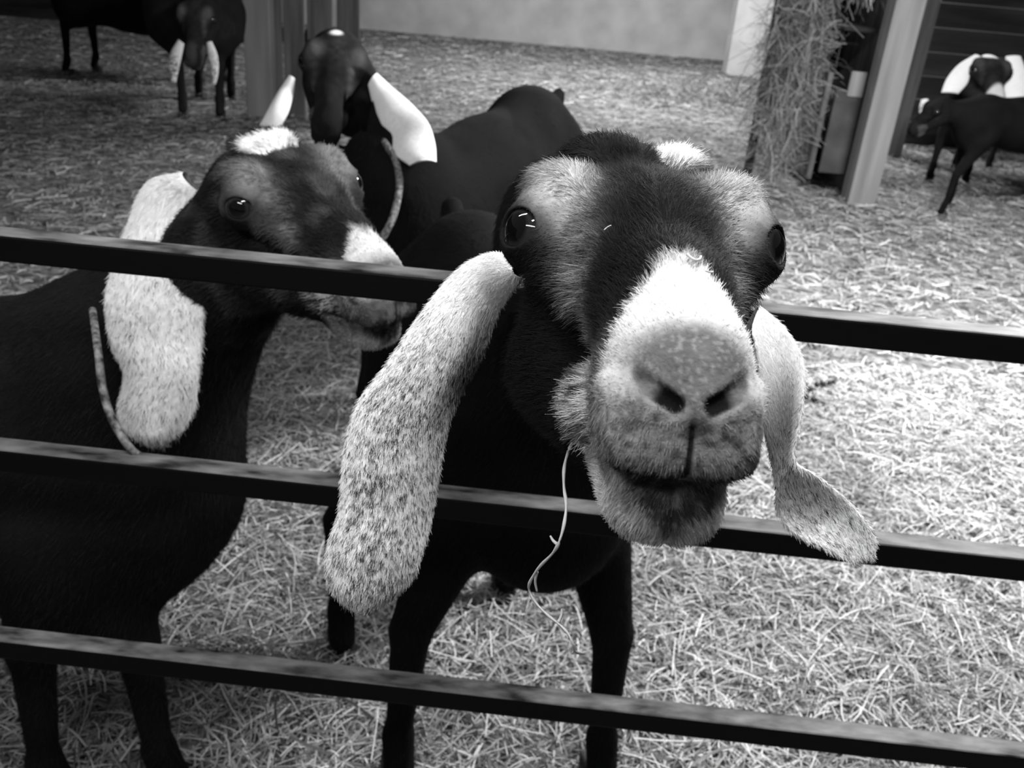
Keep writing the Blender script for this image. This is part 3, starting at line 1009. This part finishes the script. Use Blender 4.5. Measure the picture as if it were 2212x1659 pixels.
# ------------------------------------------------------------------ the gate
GY, PSI = 0.80, math.radians(-2.0)
gx = np.array([math.cos(PSI), math.sin(PSI), 0.0])
RZ = np.stack([gx, np.array([-gx[1], gx[0], 0]), np.array([0, 0, 1.0])], 1)
TB = 0.027
gate = empty('gate', (0, GY, 0), 'black metal gate of square horizontal rails across the pen', 'gate')
rz = [1.300 - k * GY for k in (0.364, 0.660, 0.991, 1.30, 1.56)]
for z in rz:
    c = np.array([0, GY, z - TB / 2]) + RZ[:, 1] * TB / 2
    box('rail', c, (3.2, TB, TB), M_RAIL, gate, RZ, 0.0025)
for sx in (-1.6, 1.6):
    c = np.array([0, GY, 0]) + gx * sx + RZ[:, 1] * TB / 2 + np.array([0, 0, 0.54])
    box('stile', c, (0.035, 0.035, 1.08), M_RAIL, gate, RZ, 0.003)

# ------------------------------------------------------------------ hay stalk hanging from the mouth
st = empty('hay_stalk', at(1245, 940, .43), 'thin pale hay stalk dangling from the mouth of the goat over the gate', 'hay stalk')
dS = .425
main = [(1262, 932), (1245, 945), (1228, 975), (1219, 1010), (1218, 1050), (1223, 1090), (1219, 1130), (1208, 1170), (1194, 1195), (1165, 1225), (1146, 1255), (1143, 1275), (1160, 1305), (1185, 1330), (1212, 1352), (1228, 1370), (1238, 1392), (1243, 1408), (1262, 1412)]
P = catmull([at(x, y, dS + 0.012 * math.sin(i * .7)) for i, (x, y) in enumerate(main)], 90)
V, Fc = tube_mesh(P, np.linspace(1.0, .65, 90) * 0.00085 * (1 + .2 * np.sin(np.arange(90) * .9)), 6)
mesh_obj('stem', V, Fc, M_HORN, st)
for br in ([(1204, 1176, 0), (1195, 1168, .002), (1189, 1158, .004)], [(1160, 1235, 0), (1156, 1255, .002), (1160, 1278, .004)], [(1238, 1392, 0), (1240, 1403, .002), (1236, 1412, .003)], [(1206, 1345, 0), (1212, 1330, .003), (1214, 1315, .004)]):
    P = catmull([at(x, y, dS + .004 + z) for x, y, z in br], 12)
    V, Fc = tube_mesh(P, np.linspace(.0009, .0005, 12), 5)
    mesh_obj('blade', V, Fc, M_HORN, st)

# ------------------------------------------------------------------ ground and bedding
n = 60
gxs, gys = np.linspace(-9, 9, n), np.linspace(-1.5, 13.2, n)
GX, GYY = np.meshgrid(gxs, gys, indexing='ij')
Vg = np.stack([GX.ravel(), GYY.ravel(), 0.0 * GX.ravel()], 1)
I, J = np.meshgrid(np.arange(n - 1), np.arange(n - 1), indexing='ij'); I = I.ravel(); J = J.ravel()
Fg = np.stack([I * n + J, (I + 1) * n + J, (I + 1) * n + J + 1, I * n + J + 1], 1)
M_GROUND = simple('trampled_dirt', 0.06, 0.95, 0.1, v2=0.24, scale=16, bump=0.6, detail=12)
fl = mesh_obj('floor', Vg, Fg, M_GROUND)
tag(fl, kind='structure')


def straw(name, n, xr, yr, lr, wr, hmax, seed, tone=(.22, .75), region=None):
    rs = np.random.RandomState(seed)
    X = rs.uniform(*xr, n * 3); Y = rs.uniform(*yr, n * 3)
    keep = np.ones(len(X), bool) if region is None else region(X, Y, rs)
    X, Y = X[keep][:n], Y[keep][:n]; n = len(X)
    a = rs.rand(n) * 2 * math.pi
    L = rs.uniform(*lr, n) * (0.5 + rs.rand(n) ** 2); W = rs.uniform(*wr, n)
    Z = 0.004 + hmax * rs.rand(n) ** 1.5
    pitch = rs.randn(n) * 0.12; bend = rs.randn(n) * 0.08
    k = 4
    t = np.linspace(-.5, .5, k)
    d = np.stack([np.cos(a), np.sin(a)], 1); sd = np.stack([-d[:, 1], d[:, 0]], 1)
    roll = rs.randn(n) * 0.5
    V = np.zeros((n, k, 2, 3))
    for i in range(k):
        off = L * t[i]
        lat = bend * L * (t[i] ** 2 - .12) * 2
        for j, e in enumerate((-.5, .5)):
            V[:, i, j, 0] = X + d[:, 0] * off + sd[:, 0] * (lat + e * W)
            V[:, i, j, 1] = Y + d[:, 1] * off + sd[:, 1] * (lat + e * W)
            V[:, i, j, 2] = Z + np.abs(pitch * off) + e * W * np.sin(roll) + 0.004 * np.cos(t[i] * 5)
    V = V.reshape(-1, 3); V[:, 2] = np.maximum(V[:, 2], 0.001)
    b = (np.arange(n) * k * 2)[:, None]
    Fc = np.concatenate([b + np.array([i * 2, i * 2 + 2, i * 2 + 3, i * 2 + 1])[None] for i in range(k - 1)])
    c = rs.uniform(*tone, n) * (0.55 + 0.6 * noise3(np.stack([X, Y, 0 * X], 1), 0.25, seed))
    C = np.repeat(c, k * 2)
    o = mesh_obj(name, V, Fc, M_STRAW, smooth=False, col=C)
    return o


def fov(X, Y, rs):
    return ~((X < -3.3) & (Y > 10.6)) & ~((X > 2.8) & (X < 7.0) & (np.abs(Y - 7.7) < .15)) & (X > -0.72 * (Y + .4) - .3) & (X < 0.78 * (Y + .4) + .3)


c_ = straw('straw_bedding', 26000, (-7, 8.2), (7.4, 12.6), (.05, .15), (.004, .010), .03, 3, tone=(.15, .5), region=fov)
tag(c_, 'thin straw and dust near the light back wall', 'straw', kind='stuff')
a = straw('straw_bedding', 95000, (-2.6, 3.0), (0.75, 3.0), (.03, .11), (.0012, .0034), .028, 1, tone=(.08, .68), region=fov)
tag(a, 'loose pale straw littered over the dirt floor of the pen', 'straw', kind='stuff')
b = straw('straw_bedding', 60000, (-5, 6), (2.9, 7.6), (.04, .13), (.002, .006), .035, 2, tone=(.15, .6), region=fov)
tag(b, 'flattened straw and dust spread over the far half of the pen floor', 'straw', kind='stuff')

# ------------------------------------------------------------------ posts, boards, walls
def stand_post(name, px, py, w, d, h, material, label, cat, rot=0.0, base=None):
    q = ground_at(px, py) if base is None else base
    R = np.array([[math.cos(rot), -math.sin(rot), 0], [math.sin(rot), math.cos(rot), 0], [0, 0, 1]])
    o = box(name, (q[0], q[1] + d / 2, h / 2), (w, d, h), material, None, R, 0.006)
    if label: tag(o, label, cat)
    return o, q


po, qp = stand_post('wooden_post', 1857, 448, .168, .12, 2.7, M_POST, 'pale square timber post in front of the hay feeder, right of centre', 'post', 0.1)
qb = (qp[0] + .42, qp[1] + .9, 0)
stand_post('wooden_post', 0, 0, .15, .10, 2.7, M_BOARD, 'grey timber post just behind the pale square post by the dark boards', 'post', 0.05, (at(1985, 100, 6.6)[0], at(1985, 100, 6.6)[1], 0))
lp, ql = stand_post('wooden_post', 562, 262, .175, .12, 2.7, M_POST, 'pale timber post at the end of the plank partition, beside the far goats', 'post')
pt = empty('plank_partition', (ql[0] + .3, ql[1] + .15, 0), 'weathered grey plank partition beside the pale post, dark gaps between boards', 'partition')
Yp = ql[1] + 0.16
for x0, x1, h0, tn in ((588, 609, 0, 0), (611, 657, 0, .012), (664, 718, 0, 0), (727, 776, 0, .01)):
    a0, a1 = on_plane_y(x0, 60, Yp), on_plane_y(x1, 60, Yp)
    box('board', ((a0[0] + a1[0]) / 2, Yp + tn, 1.35), (a1[0] - a0[0], 0.025, 2.7), M_BOARD, pt, None, 0.004)
for z in (0.55, 2.2):
    a0, a1 = on_plane_y(575, 60, Yp), on_plane_y(776, 60, Yp)
    box('batten', ((a0[0] + a1[0]) / 2, Yp + .045, z), (a1[0] - a0[0], 0.04, 0.09), M_DARKW, pt, None, 0.004)

M_WALL = simple('limewashed_wall', 0.36, 0.9, 0.1, v2=0.46, scale=3.5, bump=0.3, detail=10)
wb = box('wall_back', (1.2, 12.9, 1.6), (9.5, 0.2, 3.2), M_WALL, bev=0); tag(wb, kind='structure')
wl = box('wall_left', (-6.2, 11.0, 1.6), (5.4, 0.15, 3.2), M_DARKW, bev=0); tag(wl, kind='structure')
# dark horizontal boarding at the right
M_SIDE = simple('dark_boarding', 0.02, 0.8, 0.2, v2=0.06, scale=10, bump=0.4, stretch=(0.1, 1, 1))
V, Fc = [], []
for k in range(16):
    v, f = box_mesh((4.9, 7.7, 0.09 + k * 0.178), (4.0, 0.03, 0.172), None, 0.008)
    Fc += [[i + len(V) for i in q_] for q_ in f]; V += list(v)
wr_ = mesh_obj('wall_right', V, Fc, M_SIDE, smooth=False); tag(wr_, kind='structure')
wfr = box('wall_far_right', (8.6, 6.0, 1.6), (0.15, 15.0, 3.2), M_DARKW, bev=0); tag(wfr, kind='structure')
wfl = box('wall_far_left', (-8.9, 6.0, 1.6), (0.15, 15.0, 3.2), M_DARKW, bev=0); tag(wfl, kind='structure')
pil = ground_at(1607, 168)
o = box('concrete_pillar', (pil[0], pil[1] + .2, 1.45), (.40, .3, 2.9), simple('pale_concrete', .42, .9, .1, v2=.52, scale=5, bump=.2), None, None, 0.01)
tag(o, 'wide pale pillar standing behind the hay feeder against the light wall', 'pillar')

# feeder
Yf = qp[1] + 0.22
X0, X1 = on_plane_y(1662, 200, Yf)[0], on_plane_y(1868, 200, Yf)[0]
fd = empty('hay_feeder', ((X0 + X1) / 2, Yf + .3, 0), 'wooden hay feeder with a dark opening beside the pale post', 'feeder')
xm = on_plane_y(1775, 300, Yf)[0]
box('side_panel', (xm - .02, Yf + .32, .40), (.03, .60, .62), M_BOARD, fd)
box('side_panel', (X1 + .03, Yf + .32, .68), (.03, .60, 1.36), M_BOARD, fd)
box('front_panel', ((xm + X1) / 2 + .01, Yf, .38), (X1 - xm - .02, .025, .48), M_PANEL, fd, None, .005)
box('front_panel', (X1 - .06, Yf - .01, .66), (.09, .025, .14), M_POST, fd, None, .005)
box('top_board', ((X0 + X1) / 2, Yf + .02, 1.27), (X1 - X0 + .1, .03, .10), M_POST, fd, None, .005)
box('back_panel', ((xm + X1) / 2, Yf + .62, .68), (X1 - xm + .1, .025, 1.36), M_DARKW, fd)
box('feeder_leg', (X0 + .03, Yf + .3, .62), (.05, .05, 1.24), M_DARKW, fd)
box('hay_shelf', ((xm + X1) / 2, Yf + .31, .95), (X1 - xm, .56, .02), M_DARKW, fd)


def hay(name, n, centre, size, seed, droop=.1, ln=(.12, .4), wd=(.002, .005), tone=(.15, .6), shape=None):
    rs = np.random.RandomState(seed)
    P0 = rs.randn(n, 3) * np.array(size) / 2 + np.array(centre)
    P0[:, 2] = np.maximum(P0[:, 2], .02)
    d = rs.randn(n, 3) * np.array([1, .8, .7]); d[:, 2] -= droop; d /= np.linalg.norm(d, axis=1)[:, None]
    b = rs.randn(n, 3) * .5; L = rs.uniform(*ln, n)[:, None]; w = rs.randn(n, 3); w = np.cross(w, d); w /= np.linalg.norm(w, axis=1)[:, None]
    W = rs.uniform(*wd, n)[:, None]
    k = 5; V = np.zeros((n, k, 2, 3))
    for i, t in enumerate(np.linspace(-.5, .5, k)):
        c = P0 + d * L * t + b * L * t * t - np.array([0, 0, 1]) * L * t * t * .6
        V[:, i, 0] = c - w * W / 2; V[:, i, 1] = c + w * W / 2
    V = V.reshape(-1, 3); V[:, 2] = np.maximum(V[:, 2], .004)
    q_ = (np.arange(n) * k * 2)[:, None]
    Fc = np.concatenate([q_ + np.array([i * 2, i * 2 + 2, i * 2 + 3, i * 2 + 1])[None] for i in range(k - 1)])
    C = np.repeat(rs.uniform(*tone, n), k * 2)
    return mesh_obj(name, V, Fc, M_STRAW, smooth=False, col=C)


hc1 = at(1745, 60, (np.array([X0, Yf, 1.2]) - CPOS) @ FW)
h1 = hay('hay', 2400, (X0 + .26, Yf + .15, 1.34), (.36, .24, .14), 5)
tag(h1, 'tangled hay heaped on top of the wooden feeder', 'hay', kind='stuff')
h2 = hay('hay', 2800, (X0 + .13, Yf + .10, .74), (.15, .18, .56), 6, droop=1.0, tone=(.08, .35))
tag(h2, 'hay hanging down the open side of the wooden feeder', 'hay', kind='stuff')
q = ground_at(1560, 215)
h3 = hay('hay', 2600, (q[0], q[1], .03), (1.4, 1.0, .05), 8, tone=(.06, .35))
tag(h3, 'darker hay spilled on the floor left of the feeder', 'hay', kind='stuff')

# droppings beside the right ear and pale crumbs in the straw
for i, (x, y) in enumerate(((1738, 832), (1752, 840), (1765, 830), (1778, 828), (1792, 826), (1742, 856), (1758, 862), (1802, 824))):
    q = ground_at(x, y, .035)
    th = np.linspace(0, math.pi, 9)
    P = np.array([q + np.array([math.cos(i) * math.cos(a) * .011, math.sin(i) * math.cos(a) * .011, 0]) for a in th])
    V, Fc = tube_mesh(P, np.maximum(np.sin(th), .1) * .0085, 8)
    d_ = mesh_obj('dropping', V, Fc, M_HOOF)
    tag(d_, 'small dark dropping in the cluster beside the ear on the bright straw', 'dropping', 'droppings on the straw')
# flecks of hay caught on the face
_hv = g1m[0][:g1m[2]] - CPOS
_hz = _hv @ FW; _hx = 1106 + F_PX * (_hv @ RT) / _hz; _hy = 829.5 - F_PX * (_hv @ UP) / _hz


def face_depth(x, y):
    m = np.hypot(_hx - x, _hy - y) < 8
    return float(_hz[m].min()) if m.any() else 0.45


for pts, r, lab in (([(1484, 549), (1492, 556), (1503, 562), (1511, 560), (1514, 554)], .0006, 'curled pale fleck of hay caught in the dark hair above the white nose patch'),
                    ([(1305, 497), (1312, 491), (1320, 487)], .00035, 'tiny pale fleck of hay on the black hair of the forehead'),
                    ([(1524, 585), (1534, 588), (1540, 587)], .0004, 'small hay fleck at the top edge of the white nose patch')):
    P = catmull([at(x, y, face_depth(x, y) - .0035) for x, y in pts], 14)
    V, Fc = tube_mesh(P, r, 6)
    tag(mesh_obj('hay_fleck', V, Fc, M_HORN), lab, 'hay fleck')

# ------------------------------------------------------------------ strip lights hanging over the pen
M_LAMP, nt, p = mat('lamp_tube')
p.inputs['Emission Color'].default_value = (1, 1, 1, 1)
p.inputs['Emission Strength'].default_value = LAMP_E
M_LH = simple('lamp_housing', .6, .4, .4)


def strip_light(x, y, z, rot, ln, power, label):
    r = empty('strip_light', (x, y, z), label, 'ceiling light', 'strip lights over the pen')
    R = np.array([[math.cos(rot), -math.sin(rot), 0], [math.sin(rot), math.cos(rot), 0], [0, 0, 1]])
    box('housing', (x, y, z + .035), (ln + .06, .12, .04), M_LH, r, R)
    P = np.array([x, y, z]) + np.linspace(-ln / 2, ln / 2, 12)[:, None] * R[:, 0]
    V, Fc = tube_mesh(P, .02, 12)
    mesh_obj('tube', V, Fc, M_LAMP, r)
    ld = bpy.data.lights.new('strip_glow', 'AREA')
    ld.shape = 'RECTANGLE'; ld.size = ln; ld.size_y = .10; ld.energy = power
    lo = bpy.data.objects.new('strip_glow', ld); COL.objects.link(lo)
    lo.location = (x, y, z - .03); lo.rotation_euler = (0, 0, rot)
    put(lo, r)


for a_ in LAMPS:
    strip_light(*a_)
